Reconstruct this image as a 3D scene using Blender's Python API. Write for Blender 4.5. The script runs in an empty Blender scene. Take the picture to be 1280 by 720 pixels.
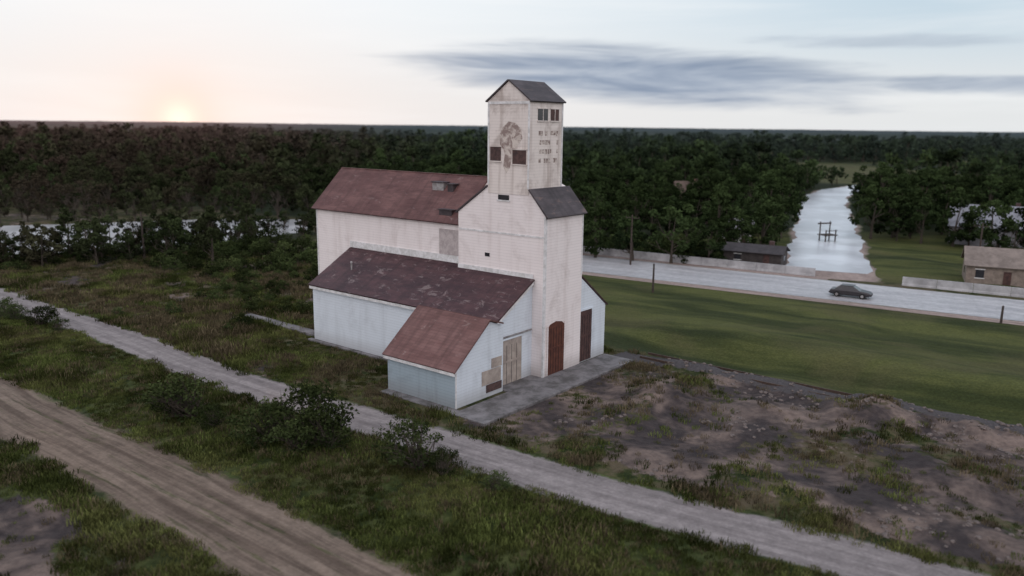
import bpy, math, random
import numpy as np
from mathutils import Matrix, Vector, Euler
R=math.radians
scene=bpy.context.scene
rng=np.random.default_rng(7)
random.seed(7)

# ------------------------------------------------------------------ node helpers
def newmat(name):
    m=bpy.data.materials.new(name); m.use_nodes=True
    nt=m.node_tree; b=nt.nodes['Principled BSDF']
    b.inputs['Roughness'].default_value=0.85
    b.inputs['Specular IOR Level'].default_value=0.25
    return m,nt,b
def setin(nt,sock,v):
    if isinstance(v,bpy.types.NodeSocket): nt.links.new(v,sock)
    elif v is not None:
        if isinstance(v,(tuple,list)) and len(v)==3 and sock.type=='RGBA': v=(*v,1)
        sock.default_value=v
def M(nt,op,a,b=None,c=None,clamp=False):
    n=nt.nodes.new('ShaderNodeMath'); n.operation=op; n.use_clamp=clamp
    setin(nt,n.inputs[0],a)
    if b is not None: setin(nt,n.inputs[1],b)
    if c is not None: setin(nt,n.inputs[2],c)
    return n.outputs[0]
def MIX(nt,f,a,b,mode='MIX'):
    n=nt.nodes.new('ShaderNodeMix'); n.data_type='RGBA'; n.blend_type=mode
    setin(nt,n.inputs[0],f); setin(nt,n.inputs[6],a); setin(nt,n.inputs[7],b)
    return n.outputs[2]
def NOISE(nt,vec,scale,detail=4,rough=0.6,dist=0.0):
    n=nt.nodes.new('ShaderNodeTexNoise'); n.inputs['Scale'].default_value=scale
    n.inputs['Detail'].default_value=min(detail,4); n.inputs['Roughness'].default_value=rough
    n.inputs['Distortion'].default_value=dist
    if vec is not None: nt.links.new(vec,n.inputs['Vector'])
    return n.outputs['Fac']
def SS(nt,v,lo,hi):
    n=nt.nodes.new('ShaderNodeMapRange'); n.interpolation_type='SMOOTHSTEP'
    setin(nt,n.inputs[0],v); n.inputs[1].default_value=lo; n.inputs[2].default_value=hi
    return n.outputs[0]
def SCALE(nt,vec,s):
    n=nt.nodes.new('ShaderNodeVectorMath'); n.operation='MULTIPLY'
    nt.links.new(vec,n.inputs[0]); n.inputs[1].default_value=s
    return n.outputs[0]
def POS(nt): return nt.nodes.new('ShaderNodeNewGeometry').outputs['Position']
def OBJ(nt): return nt.nodes.new('ShaderNodeTexCoord').outputs['Object']
def SEP(nt,v):
    n=nt.nodes.new('ShaderNodeSeparateXYZ'); nt.links.new(v,n.inputs[0]); return n.outputs
def COMB(nt,x,y,z):
    n=nt.nodes.new('ShaderNodeCombineXYZ')
    setin(nt,n.inputs[0],x); setin(nt,n.inputs[1],y); setin(nt,n.inputs[2],z); return n.outputs[0]
def ATT(nt,name):
    n=nt.nodes.new('ShaderNodeAttribute'); n.attribute_name=name; return n.outputs['Fac']
def BUMP(nt,h,dist=0.05,st=0.6):
    n=nt.nodes.new('ShaderNodeBump'); n.inputs['Strength'].default_value=st
    n.inputs['Distance'].default_value=dist; nt.links.new(h,n.inputs['Height']); return n.outputs[0]

# ------------------------------------------------------------------ materials
def grass_color(nt):
    p=POS(nt)
    big=NOISE(nt,p,0.07,4,0.6,0.4); med=NOISE(nt,p,0.45,4,0.65); fine=NOISE(nt,p,5.0,3,0.7)
    c=MIX(nt,SS(nt,med,0.35,0.65),(0.024,0.036,0.011),(0.074,0.100,0.026))
    c=MIX(nt,M(nt,'MULTIPLY',SS(nt,big,0.50,0.70),0.55),c,(0.110,0.092,0.050))
    c=MIX(nt,SS(nt,fine,0.35,0.75),MIX(nt,1.0,c,(0.6,0.6,0.6),'MULTIPLY'),c)
    return c,fine,med,big

def ground_mat():
    m,nt,b=newmat('ground_grass_and_dirt')
    p=POS(nt)
    c,fine,med,big=grass_color(nt)
    x,y,z=SEP(nt,p)
    q=M(nt,'ADD',M(nt,'MULTIPLY',x,0.52),M(nt,'MULTIPLY',y,0.854))
    t=M(nt,'ADD',M(nt,'MULTIPLY',x,0.854),M(nt,'MULTIPLY',y,-0.52))
    sv=COMB(nt,M(nt,'MULTIPLY',t,0.03),M(nt,'MULTIPLY',q,0.17),0.0)
    st=NOISE(nt,sv,1.0,4,0.62)
    fc=MIX(nt,SS(nt,st,0.38,0.60),(0.036,0.048,0.017),(0.112,0.124,0.042))
    fc=MIX(nt,M(nt,'MULTIPLY',SS(nt,med,0.4,0.7),0.40),fc,(0.054,0.067,0.023))
    fc=MIX(nt,M(nt,'MULTIPLY',SS(nt,big,0.48,0.62),0.45),fc,(0.120,0.110,0.055))
    fc=MIX(nt,SS(nt,fine,0.3,0.8),MIX(nt,1.0,fc,(0.58,0.58,0.55),'MULTIPLY'),fc)
    c=MIX(nt,ATT(nt,'field'),c,fc)
    dry=M(nt,'MULTIPLY',ATT(nt,'dry'),SS(nt,med,0.40,0.62))
    dc=MIX(nt,fine,(0.045,0.038,0.025),(0.145,0.115,0.080))
    c=MIX(nt,dry,c,dc)
    dn=NOISE(nt,p,0.20,4,0.62,0.5); dn2=NOISE(nt,p,1.6,4,0.65)
    dcol=MIX(nt,SS(nt,dn,0.40,0.64),(0.055,0.046,0.047),(0.205,0.158,0.138))
    dcol=MIX(nt,SS(nt,dn2,0.30,0.65),MIX(nt,1.0,dcol,(0.62,0.62,0.64),'MULTIPLY'),dcol)
    en=NOISE(nt,p,0.8,4,0.7)
    dm=M(nt,'ADD',ATT(nt,'dirt'),M(nt,'MULTIPLY',M(nt,'SUBTRACT',en,0.5),1.6))
    wd=MIX(nt,SS(nt,dm,0.40,0.62),c,dcol)
    c=wd
    bm=M(nt,'ADD',ATT(nt,'ballast'),M(nt,'MULTIPLY',M(nt,'SUBTRACT',dn2,0.5),1.2))
    bc=MIX(nt,fine,(0.03,0.028,0.03),(0.12,0.11,0.115))
    c=MIX(nt,SS(nt,bm,0.4,0.62),c,bc)
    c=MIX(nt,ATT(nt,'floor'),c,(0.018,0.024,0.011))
    nt.links.new(c,b.inputs['Base Color'])
    nt.links.new(BUMP(nt,M(nt,'ADD',fine,M(nt,'MULTIPLY',en,1.8)),0.20,0.65),b.inputs['Normal'])
    b.inputs['Specular IOR Level'].default_value=0.08
    return m

def ribbon_mat(name,ca,cb,edge0,edge1,streak=6.0,rough=0.9,green=0.0,spec=0.2,bump=.06,mottle=.72):
    m,nt,b=newmat(name)
    g,fine,med,big=grass_color(nt)
    p=POS(nt)
    cr=ATT(nt,'cross'); al=ATT(nt,'along')
    sv=COMB(nt,M(nt,'MULTIPLY',cr,streak),M(nt,'MULTIPLY',al,0.06),0.0)
    s=NOISE(nt,sv,1.0,4,0.65)
    n11=NOISE(nt,p,1.1,4,0.7)
    c=MIX(nt,SS(nt,s,0.34,0.66),ca,cb)
    c=MIX(nt,SS(nt,n11,0.3,0.7),MIX(nt,1.0,c,(mottle,mottle,mottle),'MULTIPLY'),c)
    c=MIX(nt,SS(nt,fine,0.35,0.7),MIX(nt,1.0,c,(0.82,0.81,0.81),'MULTIPLY'),c)
    if green>0:
        gm=M(nt,'MULTIPLY',SS(nt,NOISE(nt,COMB(nt,M(nt,'MULTIPLY',cr,4.0),M(nt,'MULTIPLY',al,0.12),3.0),1.0,4,0.7),0.54,0.64),green)
        c=MIX(nt,gm,c,g)
    e=M(nt,'ADD',M(nt,'ABSOLUTE',cr),M(nt,'MULTIPLY',M(nt,'SUBTRACT',n11,0.5),(edge1-edge0)*2.6))
    c=MIX(nt,SS(nt,e,edge0,edge1),c,g)
    nt.links.new(c,b.inputs['Base Color'])
    b.inputs['Roughness'].default_value=rough; b.inputs['Specular IOR Level'].default_value=spec
    if bump: nt.links.new(BUMP(nt,M(nt,'ADD',s,fine),bump,0.6),b.inputs['Normal'])
    return m

def wall_mat(name,base,stain,amt=0.5,sid=0.24,dark=0.78):
    m,nt,b=newmat(name)
    o=OBJ(nt); x,y,z=SEP(nt,o)
    fr=M(nt,'FRACT',M(nt,'DIVIDE',z,sid))
    line=SS(nt,fr,0.0,0.16)
    plank=M(nt,'FLOOR',M(nt,'DIVIDE',z,sid))
    pn=NOISE(nt,COMB(nt,M(nt,'MULTIPLY',x,0.25),M(nt,'MULTIPLY',y,0.25),M(nt,'MULTIPLY',plank,3.1)),1.0,3,0.6)
    streak=NOISE(nt,SCALE(nt,o,(1.3,1.3,0.12)),1.0,4,0.6)
    blot=NOISE(nt,o,0.38,4,0.68,0.6)
    c=MIX(nt,M(nt,'MULTIPLY',SS(nt,streak,0.46,0.76),amt),base,stain)
    c=MIX(nt,M(nt,'MULTIPLY',SS(nt,blot,0.50,0.72),amt*0.9),c,tuple(s*0.85 for s in stain))
    c=MIX(nt,M(nt,'MULTIPLY',pn,0.26),c,tuple(s*0.7 for s in base))
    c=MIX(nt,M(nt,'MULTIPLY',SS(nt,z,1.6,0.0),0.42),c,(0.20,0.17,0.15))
    c=MIX(nt,line,MIX(nt,1.0,c,(dark,dark,dark),'MULTIPLY'),c)
    nt.links.new(c,b.inputs['Base Color'])
    nt.links.new(BUMP(nt,M(nt,'ADD',M(nt,'MULTIPLY',line,.6),M(nt,'MULTIPLY',blot,0.6)),0.02,0.4),b.inputs['Normal'])
    b.inputs['Roughness'].default_value=0.75
    return m

def roof_mat(name,ca,cb,worn,wthr=0.60,rough=0.6,axis='x',wa=.55):
    m,nt,b=newmat(name)
    o=OBJ(nt); x,y,z=SEP(nt,o)
    sc=(0.35,1.0,1.0) if axis=='x' else (1.0,0.35,1.0)
    n1=NOISE(nt,SCALE(nt,o,sc),0.8,4,0.68,0.3)
    n2_=NOISE(nt,SCALE(nt,o,(sc[0]*1.6,sc[1],sc[2])),1.5,4,0.72,0.8)
    st_=NOISE(nt,SCALE(nt,o,(1.6,0.12,0.12) if axis=='x' else (.12,1.6,.12)),1.0,4,0.7)
    rows=M(nt,'FRACT',M(nt,'DIVIDE',z,0.16))
    cells=NOISE(nt,COMB(nt,M(nt,'FLOOR',M(nt,'MULTIPLY',x,1.6)),M(nt,'FLOOR',M(nt,'MULTIPLY',y,1.6)),M(nt,'FLOOR',M(nt,'DIVIDE',z,0.16))),5.3,1,0.5)
    c=MIX(nt,SS(nt,n1,0.34,0.66),ca,cb)
    c=MIX(nt,M(nt,'MULTIPLY',SS(nt,st_,0.45,0.7),0.55),c,tuple(v*0.55 for v in ca))
    c=MIX(nt,M(nt,'MULTIPLY',SS(nt,cells,0.4,0.7),0.35),c,tuple(v*0.55 for v in ca))
    c=MIX(nt,M(nt,'MULTIPLY',SS(nt,n2_,wthr,wthr+0.09),wa),c,worn)
    c=MIX(nt,SS(nt,rows,0.0,0.2),MIX(nt,1.0,c,(0.74,0.74,0.74),'MULTIPLY'),c)
    nt.links.new(c,b.inputs['Base Color'])
    nt.links.new(BUMP(nt,M(nt,'ADD',rows,n2_),0.03,0.5),b.inputs['Normal'])
    b.inputs['Roughness'].default_value=rough; b.inputs['Specular IOR Level'].default_value=0.3
    return m

def simple_mat(name,ca,cb=None,scale=1.5,rough=0.8,spec=0.25,metal=0.0,bump=0.02):
    m,nt,b=newmat(name); o=OBJ(nt)
    cb=cb or tuple(v*0.6 for v in ca)
    n=NOISE(nt,o,scale,4,0.7,0.3)
    c=MIX(nt,SS(nt,n,0.3,0.7),cb,ca)
    nt.links.new(c,b.inputs['Base Color']); b.inputs['Roughness'].default_value=rough
    b.inputs['Specular IOR Level'].default_value=spec; b.inputs['Metallic'].default_value=metal
    if bump: nt.links.new(BUMP(nt,n,bump,0.5),b.inputs['Normal'])
    return m

def leaf_mat(name,dark,light,brown=0.0,rnd=(0.046,0.068,0.026),patch=0.0):
    m,nt,b=newmat(name); nt.nodes.remove(b)
    b=nt.nodes.new('ShaderNodeBsdfDiffuse')
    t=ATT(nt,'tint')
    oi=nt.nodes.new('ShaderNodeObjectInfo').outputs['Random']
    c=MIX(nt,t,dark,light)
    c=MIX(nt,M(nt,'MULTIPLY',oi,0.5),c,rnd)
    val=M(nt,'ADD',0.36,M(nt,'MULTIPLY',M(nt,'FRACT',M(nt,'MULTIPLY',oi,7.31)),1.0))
    if patch>0:
        pn=NOISE(nt,POS(nt),0.17,2,0.5)
        val=M(nt,'MULTIPLY',val,M(nt,'ADD',.5,M(nt,'MULTIPLY',SS(nt,pn,.36,.62),1.0)))
        c=MIX(nt,M(nt,'MULTIPLY',SS(nt,NOISE(nt,POS(nt),0.09,2,0.5),.45,.65),.5),c,(0.125,0.118,0.050))
    c=MIX(nt,1.0,c,COMB(nt,val,val,val),'MULTIPLY')
    if brown>0:
        x,y,z=SEP(nt,POS(nt))
        br=M(nt,'MULTIPLY',SS(nt,M(nt,'MULTIPLY',x,-1.0),10.0,110.0),M(nt,'FRACT',M(nt,'MULTIPLY',oi,3.7)))
        c=MIX(nt,M(nt,'MULTIPLY',br,brown),c,(0.062,0.042,0.036))
        haze_warm=SS(nt,M(nt,'DIVIDE',x,y),-.10,-.42)
        haze_col=MIX(nt,haze_warm,(0.055,0.073,0.070),(0.150,0.098,0.088))  # air haze painted into leaf colour, tinted by sun glow on the left
        haze_amt=M(nt,'MULTIPLY',SS(nt,y,150.0,850.0),.72)
        c=MIX(nt,haze_amt,c,haze_col)  # haze colour grows with distance along y, no volume involved
    nt.links.new(c,b.inputs['Color'])
    nt.links.new(b.outputs[0],nt.nodes['Material Output'].inputs['Surface'])
    return m

MT={}
MT['ground']=ground_mat()
MT['lane']=ribbon_mat('pale_gravel',(0.205,0.182,0.184),(0.315,0.285,0.285),0.80,0.98,3.0,0.85)
MT['track']=ribbon_mat('brown_dirt_track',(0.118,0.088,0.070),(0.245,0.192,0.156),0.72,1.0,5.0,0.95,green=0.6)
MT['highway']=ribbon_mat('pale_asphalt',(0.38,0.38,0.405),(0.55,0.55,0.57),0.96,1.02,4.0,0.45,spec=0.5)
MT['shoulder']=ribbon_mat('pinkish_shoulder',(0.27,0.21,0.19),(0.40,0.32,0.29),0.85,1.02,2.0,0.9)
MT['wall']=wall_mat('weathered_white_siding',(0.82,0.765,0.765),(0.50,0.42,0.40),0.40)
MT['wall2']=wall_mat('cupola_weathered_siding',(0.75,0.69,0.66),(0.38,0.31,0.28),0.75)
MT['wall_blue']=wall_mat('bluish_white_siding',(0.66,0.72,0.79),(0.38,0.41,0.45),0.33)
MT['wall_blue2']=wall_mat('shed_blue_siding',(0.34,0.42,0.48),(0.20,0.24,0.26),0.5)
MT['roof_annex']=roof_mat('red_brown_shingle',(0.100,0.045,0.044),(0.158,0.080,0.076),(0.24,0.185,0.18),0.60,0.65)
MT['roof_lean']=roof_mat('maroon_worn_shingle',(0.044,0.019,0.024),(0.082,0.037,0.041),(0.24,0.19,0.19),0.57,0.5)
MT['roof_shed']=roof_mat('faded_red_shingle',(0.140,0.070,0.066),(0.192,0.106,0.100),(0.27,0.20,0.19),0.60,0.7)
MT['roof_dark']=roof_mat('dark_grey_shingle',(0.052,0.043,0.048),(0.090,0.075,0.082),(0.16,0.11,0.10),0.58,0.6,'y')
MT['trim']=simple_mat('white_trim',(0.74,0.74,0.76),(0.5,0.5,0.5),2.0)
MT['conc']=simple_mat('old_concrete',(0.21,0.20,0.21),(0.080,0.076,0.076),0.7)
MT['reddoor']=simple_mat('red_brown_door',(0.125,0.045,0.030),(0.07,0.028,0.022),2.0)
MT['browndoor']=simple_mat('brown_door',(0.10,0.055,0.050),(0.05,0.03,0.03),2.0)
MT['beige']=simple_mat('bare_plywood',(0.40,0.35,0.31),(0.26,0.22,0.20),1.3)
MT['glass']=simple_mat('dark_window',(0.03,0.03,0.035),(0.015,0.015,0.02),1.0,0.15,0.6,bump=0)
MT['brownboard']=simple_mat('boarded_window',(0.11,0.065,0.06),(0.05,0.035,0.035),3.0)
MT['metal']=simple_mat('galvanised_metal',(0.38,0.38,0.39),(0.20,0.18,0.18),2.0,0.5,0.5,0.3)
MT['bark']=simple_mat('bark',(0.085,0.07,0.058),(0.04,0.033,0.028),4.0,0.95,bump=0)
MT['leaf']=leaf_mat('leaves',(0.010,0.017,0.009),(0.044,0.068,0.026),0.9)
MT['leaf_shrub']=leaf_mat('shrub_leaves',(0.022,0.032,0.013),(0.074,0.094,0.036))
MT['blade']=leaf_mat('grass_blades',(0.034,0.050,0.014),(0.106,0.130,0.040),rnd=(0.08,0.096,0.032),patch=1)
MT['blade_dry']=leaf_mat('dry_grass_blades',(0.070,0.058,0.036),(0.17,0.138,0.090),rnd=(.12,.1,.06))
MT['wood']=simple_mat('weathered_pole_wood',(0.075,0.06,0.05),(0.04,0.03,0.03),4.0)
MT['black']=simple_mat('black_rubber',(0.02,0.02,0.02),(0.012,0.012,0.012),4.0,0.7)
MT['carpaint']=simple_mat('dark_car_paint',(0.035,0.032,0.038),(0.028,0.026,0.030),1.0,0.35,0.6,0.2,bump=0)
MT['rail']=simple_mat('rusty_steel',(0.13,0.085,0.065),(0.06,0.045,0.04),5.0,0.6,0.4,0.6)
MT['rubble']=simple_mat('rubble_stone',(0.20,0.165,0.155),(0.07,0.06,0.058),1.5,0.9)
def water_mat(name,base,rough,bs):
    m,nt,b=newmat(name)
    n=NOISE(nt,SCALE(nt,POS(nt),(0.10,0.10,1)),1.0,3,0.6)
    c=MIX(nt,SS(nt,n,.4,.62),tuple(v*.7 for v in base),base); nt.links.new(c,b.inputs['Base Color'])
    b.inputs['Roughness'].default_value=rough
    b.inputs['Specular IOR Level'].default_value=1.0; b.inputs['IOR'].default_value=1.45
    nt.links.new(BUMP(nt,NOISE(nt,SCALE(nt,POS(nt),(1.0,1.6,1)),1.0,3,0.6),0.10,bs),b.inputs['Normal'])
    return m
MT['water']=water_mat('pond_water',(0.42,0.42,0.44),0.32,.5)
MT['canal']=water_mat('channel_water',(0.62,0.65,0.70),0.28,.35)
def canopy_mat():
    m,nt,b=newmat('distant_canopy'); p=POS(nt)
    n=NOISE(nt,p,0.06,4,0.75); n2_=NOISE(nt,SCALE(nt,p,(0.0016,0.0045,0)),1.0,4,0.6)
    x,y,z=SEP(nt,p)
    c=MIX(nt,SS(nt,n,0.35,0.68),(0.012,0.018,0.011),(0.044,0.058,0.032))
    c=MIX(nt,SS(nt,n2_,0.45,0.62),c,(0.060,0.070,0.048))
    haze_warm=SS(nt,M(nt,'DIVIDE',x,y),-.10,-.42)
    haze_col=MIX(nt,haze_warm,(0.062,0.078,0.088),(0.17,0.120,0.115))
    c=MIX(nt,M(nt,'ADD',.50,M(nt,'MULTIPLY',SS(nt,y,900.0,5000.0),0.4)),c,haze_col)  # painted distance haze, with warm sun glow on the left, over canopy colour
    nt.links.new(c,b.inputs['Base Color']); b.inputs['Specular IOR Level'].default_value=0.0
    b.inputs['Roughness'].default_value=1.0
    return m
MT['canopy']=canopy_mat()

# ------------------------------------------------------------------ object helpers
def link(o): scene.collection.objects.link(o); return o
def meshobj(name,verts,faces,mats,parent=None,midx=None,smooth=False,do_link=True):
    me=bpy.data.meshes.new(name); me.from_pydata([tuple(v) for v in verts],[],[tuple(f) for f in faces])
    for mm in (mats if isinstance(mats,(list,tuple)) else [mats]): me.materials.append(mm)
    if midx is not None: me.polygons.foreach_set('material_index',midx)
    if smooth: me.polygons.foreach_set('use_smooth',[True]*len(me.polygons))
    me.update()
    o=bpy.data.objects.new(name,me)
    if do_link: link(o)
    if parent: o.parent=parent
    return o
def empty(name,loc,rz=0):
    e=bpy.data.objects.new(name,None); e.location=loc; e.rotation_euler=(0,0,rz); e.empty_display_size=1
    return link(e)
def fixn(o):
    import bmesh
    bm=bmesh.new(); bm.from_mesh(o.data); bmesh.ops.recalc_face_normals(bm,faces=bm.faces); bm.to_mesh(o.data); bm.free()
    return o
def prism(name,prof,ax,lo,hi,mat,parent,bevel=0):
    n=len(prof)
    def pt(p,t): return (p[0],t,p[1]) if ax=='y' else (t,p[0],p[1])
    v=[pt(p,lo) for p in prof]+[pt(p,hi) for p in prof]
    f=[tuple(range(n)),tuple(range(2*n-1,n-1,-1))]+[(i,(i+1)%n,n+(i+1)%n,n+i) for i in range(n)]
    o=fixn(meshobj(name,v,f,mat,parent))
    if bevel:
        b=o.modifiers.new('bevel','BEVEL'); b.width=bevel; b.segments=2; b.limit_method='ANGLE'
    return o
def slab(name,p,q,ax,lo,hi,th,mat,parent):
    d=Vector((q[0]-p[0],q[1]-p[1])).normalized(); n=Vector((-d.y,d.x))
    if n.y<0: n=-n
    prof=[p,q,(q[0]+n.x*th,q[1]+n.y*th),(p[0]+n.x*th,p[1]+n.y*th)]
    return prism(name,prof,ax,lo,hi,mat,parent)
def box(name,x0,x1,y0,y1,z0,z1,mat,parent,bevel=0):
    return prism(name,[(x0,z0),(x1,z0),(x1,z1),(x0,z1)],'y',y0,y1,mat,parent,bevel)
def tube(V,F,pts,rad,sides=6):
    base=len(V); pts=[Vector(p) for p in pts]
    for i,p in enumerate(pts):
        d=(pts[min(i+1,len(pts)-1)]-pts[max(i-1,0)]).normalized()
        a=d.orthogonal().normalized(); b=d.cross(a)
        for k in range(sides):
            t=2*math.pi*k/sides; V.append(tuple(p+(a*math.cos(t)+b*math.sin(t))*rad[i]))
    for i in range(len(pts)-1):
        for k in range(sides):
            k2=(k+1)%sides
            F.append((base+i*sides+k,base+i*sides+k2,base+(i+1)*sides+k2,base+(i+1)*sides+k))

# ------------------------------------------------------------------ layout (metres, world)
EL=Vector((-3.98,54.7,0)); EROT=R(-38.5)
EX=Vector((math.cos(EROT),math.sin(EROT))); EY=Vector((-math.sin(EROT),math.cos(EROT)))
def toE(X,Y):
    dx=X-EL.x; dy=Y-EL.y
    return dx*EX.x+dy*EX.y, dx*EY.x+dy*EY.y
LANE=[(-120,141),(-85,112),(-60,91),(-39.5,75.3),(-27,64.7),(-19,58.5),(-10.8,52.6),(-3.9,47.9),(2.9,43.1),(9,39.1),(15,35.5),(21,31.8),(30,26),(50,13)]
TRACK=[(-110,113),(-70,81.5),(-36.6,54.7),(-25,46),(-15.8,38.9),(-7.8,32.6),(0,26),(14,15)]
LX=np.array([p[0] for p in LANE],float); LY=np.array([p[1] for p in LANE],float)
def above_lane(X,Y): return Y>np.interp(X,LX,LY)
HW0=np.array([10.6,109.8]); HD=np.array([.854,-.52]); HN=np.array([.52,.854])
def hwpt(t,q): p=HD*t+HN*q; return (float(p[0]),float(p[1]))
HT0=float(HW0@HD)
HIGH=[hwpt(HT0+t,107) for t in (-42,0,40,90,160,300)]
BR=[(43.2,108),(50,126),(60,152),(75,192),(90,232),(108,268),(135,300)]
POND=np.array([(-38,150),(-44,172),(-60,172),(-82,162),(-106,152),(-128,146),(-122,126),(-97,116),(-78,115),(-64,125),(-50,138)],float)
SHORE=[(-120,119),(-97,111),(-77,109.5),(-62,120),(-48,133),(-36,146)]

def distpoly(X,Y,pts):
    d=np.full(np.shape(X),1e9)
    for (x0,y0),(x1,y1) in zip(pts[:-1],pts[1:]):
        dx,dy=x1-x0,y1-y0; L=dx*dx+dy*dy
        t=np.clip(((X-x0)*dx+(Y-y0)*dy)/L,0,1)
        d=np.minimum(d,np.hypot(X-x0-t*dx,Y-y0-t*dy))
    return d
def inpoly(X,Y,P):
    ins=np.zeros(np.shape(X),bool); j=len(P)-1
    for i in range(len(P)):
        xi,yi=P[i]; xj,yj=P[j]
        c=((yi>Y)!=(yj>Y))&(X<(xj-xi)*(Y-yi)/(yj-yi+1e-12)+xi)
        ins^=c; j=i
    return ins
def sst(v,a,b):
    t=np.clip((v-a)/(b-a),0,1); return t*t*(3-2*t)
_w={}
def n2(X,Y,sc,seed):
    if seed not in _w:
        r=np.random.default_rng(seed); _w[seed]=(r.uniform(0,6.28,9),r.uniform(0,6.28,9),r.uniform(.5,2.2,9))
    a,ph,f=_w[seed]; s=0
    for i in range(9): s=s+np.sin((X*np.cos(a[i])+Y*np.sin(a[i]))*f[i]/sc+ph[i]+1.3*np.sin((X*np.sin(a[i])-Y*np.cos(a[i]))*f[i]*.6/sc))
    return s/4.0
def clearing(X,Y):
    return n2(X,Y*1.0,55,34)+.6
MOUNDS=[(10.9,57.6,.7,2.6),(14,59,.5,2.0),(18.4,54.5,.6,2.5),(25,54,1.1,2.2),(27.5,52.5,.8,2),(26.4,44.5,.5,3),(22,49,.35,3),(31,50,.6,2.5),(8,53,.3,2.5),(33,45,.5,3),(15,50,.35,2)]
def hgt(X,Y):
    h=.16*n2(X,Y,3.0,1)+.25*n2(X,Y,14.,2)
    ex,ey=toE(X,Y)
    for mx,my,mh,mr in MOUNDS:
        d=np.hypot(X-mx,Y-my); h=h+mh*np.exp(-(d/mr)**2)*(1+.45*n2(X,Y,.8,5))
    rail=np.where(ex>1,1.,0.)*np.exp(-((ey-20.0)/1.3)**2)*sst(ex,1,5)
    h=h+.5*rail*(1+.4*n2(X,Y,1.,6))
    ditch=np.exp(-((ey-26)/3.0)**2)*sst(ex,-5,6); h=h-.9*ditch
    h=h+.6*np.exp(-((ey-33)/4.0)**2)*sst(ex,-5,6)
    f=sst(distpoly(X,Y,LANE),2.3,5.)*sst(distpoly(X,Y,TRACK),3.3,6.)
    f=f*sst(distpoly(X,Y,HIGH),11,15)*sst(distpoly(X,Y,BR),6,9)
    bx=np.maximum(np.maximum(-30-ex,ex-4.5),0); by=np.maximum(np.maximum(-1-ey,ey-19.8),0)
    f=f*sst(np.hypot(bx,by),0,3.)
    h=h*f
    verge=np.exp(-((distpoly(X,Y,LANE)-6)/2.)**2)*.25*f
    h=h+verge
    pm=inpoly(X,Y,POND); h=np.where(pm,-.8,h)
    far=sst(Y,400,1500); h=h*(1-far)
    return h
def H1(x,y): return float(hgt(np.array([x],float),np.array([y],float))[0])

def grow(start,step,end,g=1.045):
    out=[]; v=start; s=step
    while v<end: s*=g; v+=s; out.append(v)
    return out
xs=np.arange(-60,60.01,.5); gx=grow(60,.5,14000)
xs=np.concatenate([-np.array(gx[::-1]),xs,gx])
ys=np.arange(22,125.01,.5); gy=grow(125,.5,16000); gb=grow(-22,.6,14000,1.12)
ys=np.concatenate([-np.array(gb[::-1]),ys,gy])
GX,GY=np.meshgrid(xs,ys); X=GX.ravel(); Y=GY.ravel(); Z=hgt(X,Y)
nx,ny=len(xs),len(ys)
me=bpy.data.meshes.new('ground')
V=np.stack([X,Y,Z],1)
idx=np.arange(nx*ny).reshape(ny,nx)
Fq=np.stack([idx[:-1,:-1],idx[:-1,1:],idx[1:,1:],idx[1:,:-1]],-1).reshape(-1,4)
me.vertices.add(len(V)); me.vertices.foreach_set('co',V.ravel())
me.loops.add(Fq.size); me.loops.foreach_set('vertex_index',Fq.ravel().astype(np.int32))
me.polygons.add(len(Fq)); me.polygons.foreach_set('loop_start',np.arange(0,Fq.size,4,dtype=np.int32))
me.polygons.foreach_set('loop_total',np.full(len(Fq),4,np.int32))
me.polygons.foreach_set('use_smooth',np.ones(len(Fq),bool))
me.update(); me.validate()
def masks(X,Y):
    ex,ey=toE(X,Y)
    dl=distpoly(X,Y,LANE); dt=distpoly(X,Y,TRACK)
    ab=above_lane(X,Y)
    below=~ab
    q=X*HN[0]+Y*HN[1]
    nn=n2(X,Y,2.2,11)*.35+n2(X,Y,7,12)*.3
    yard=sst(ex,-.5,3)*sst(19.6-ey,-.3,1.5)*sst(dl,2.4,4.5)*np.where(below,0,1)
    dirt=np.clip(yard*(.76+nn*1.15),0,1)
    left=sst(-X,8,25)*np.where(below,0,1)
    dirt=np.maximum(dirt,np.clip(.42*left*(q<98)*(.7+nn*1.6),0,1))
    farside=below&(Y<np.interp(X,[p[0] for p in TRACK],[p[1] for p in TRACK]))
    corner=np.where(farside,1,0)*sst(dt,3.5,5.5)
    dirt=np.maximum(dirt,np.clip(corner*(.50+.35*sst(-X,15,20)*sst(dt,6,8)+nn*.8),0,1))
    field=sst(ey,20.3,22.5)*sst(-q,-99.5,-98)*sst(ex,-40,-20)
    lawn=(q>117)*1.0*sst(X,20,40)
    field=np.maximum(field,lawn)
    ball=np.exp(-((ey-20.0)/1.3)**4)*sst(ex,.5,2)
    dry=np.clip(.95*sst(dl,1.8,2.6)*np.where(below,.25,1)*(1-field),0,1)
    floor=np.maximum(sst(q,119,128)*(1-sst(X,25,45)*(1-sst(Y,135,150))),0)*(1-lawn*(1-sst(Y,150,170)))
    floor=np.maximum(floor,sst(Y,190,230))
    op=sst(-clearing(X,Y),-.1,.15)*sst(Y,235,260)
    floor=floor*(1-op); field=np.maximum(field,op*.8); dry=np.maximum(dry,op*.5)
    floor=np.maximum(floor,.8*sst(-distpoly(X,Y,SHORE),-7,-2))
    return dirt,field,ball,dry,floor
for nme,a in zip(('dirt','field','ballast','dry','floor'),masks(X,Y)):
    at=me.attributes.new(nme,'FLOAT','POINT'); at.data.foreach_set('value',np.asarray(a,np.float32))
me.materials.append(MT['ground'])
link(bpy.data.objects.new('ground',me))

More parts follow.
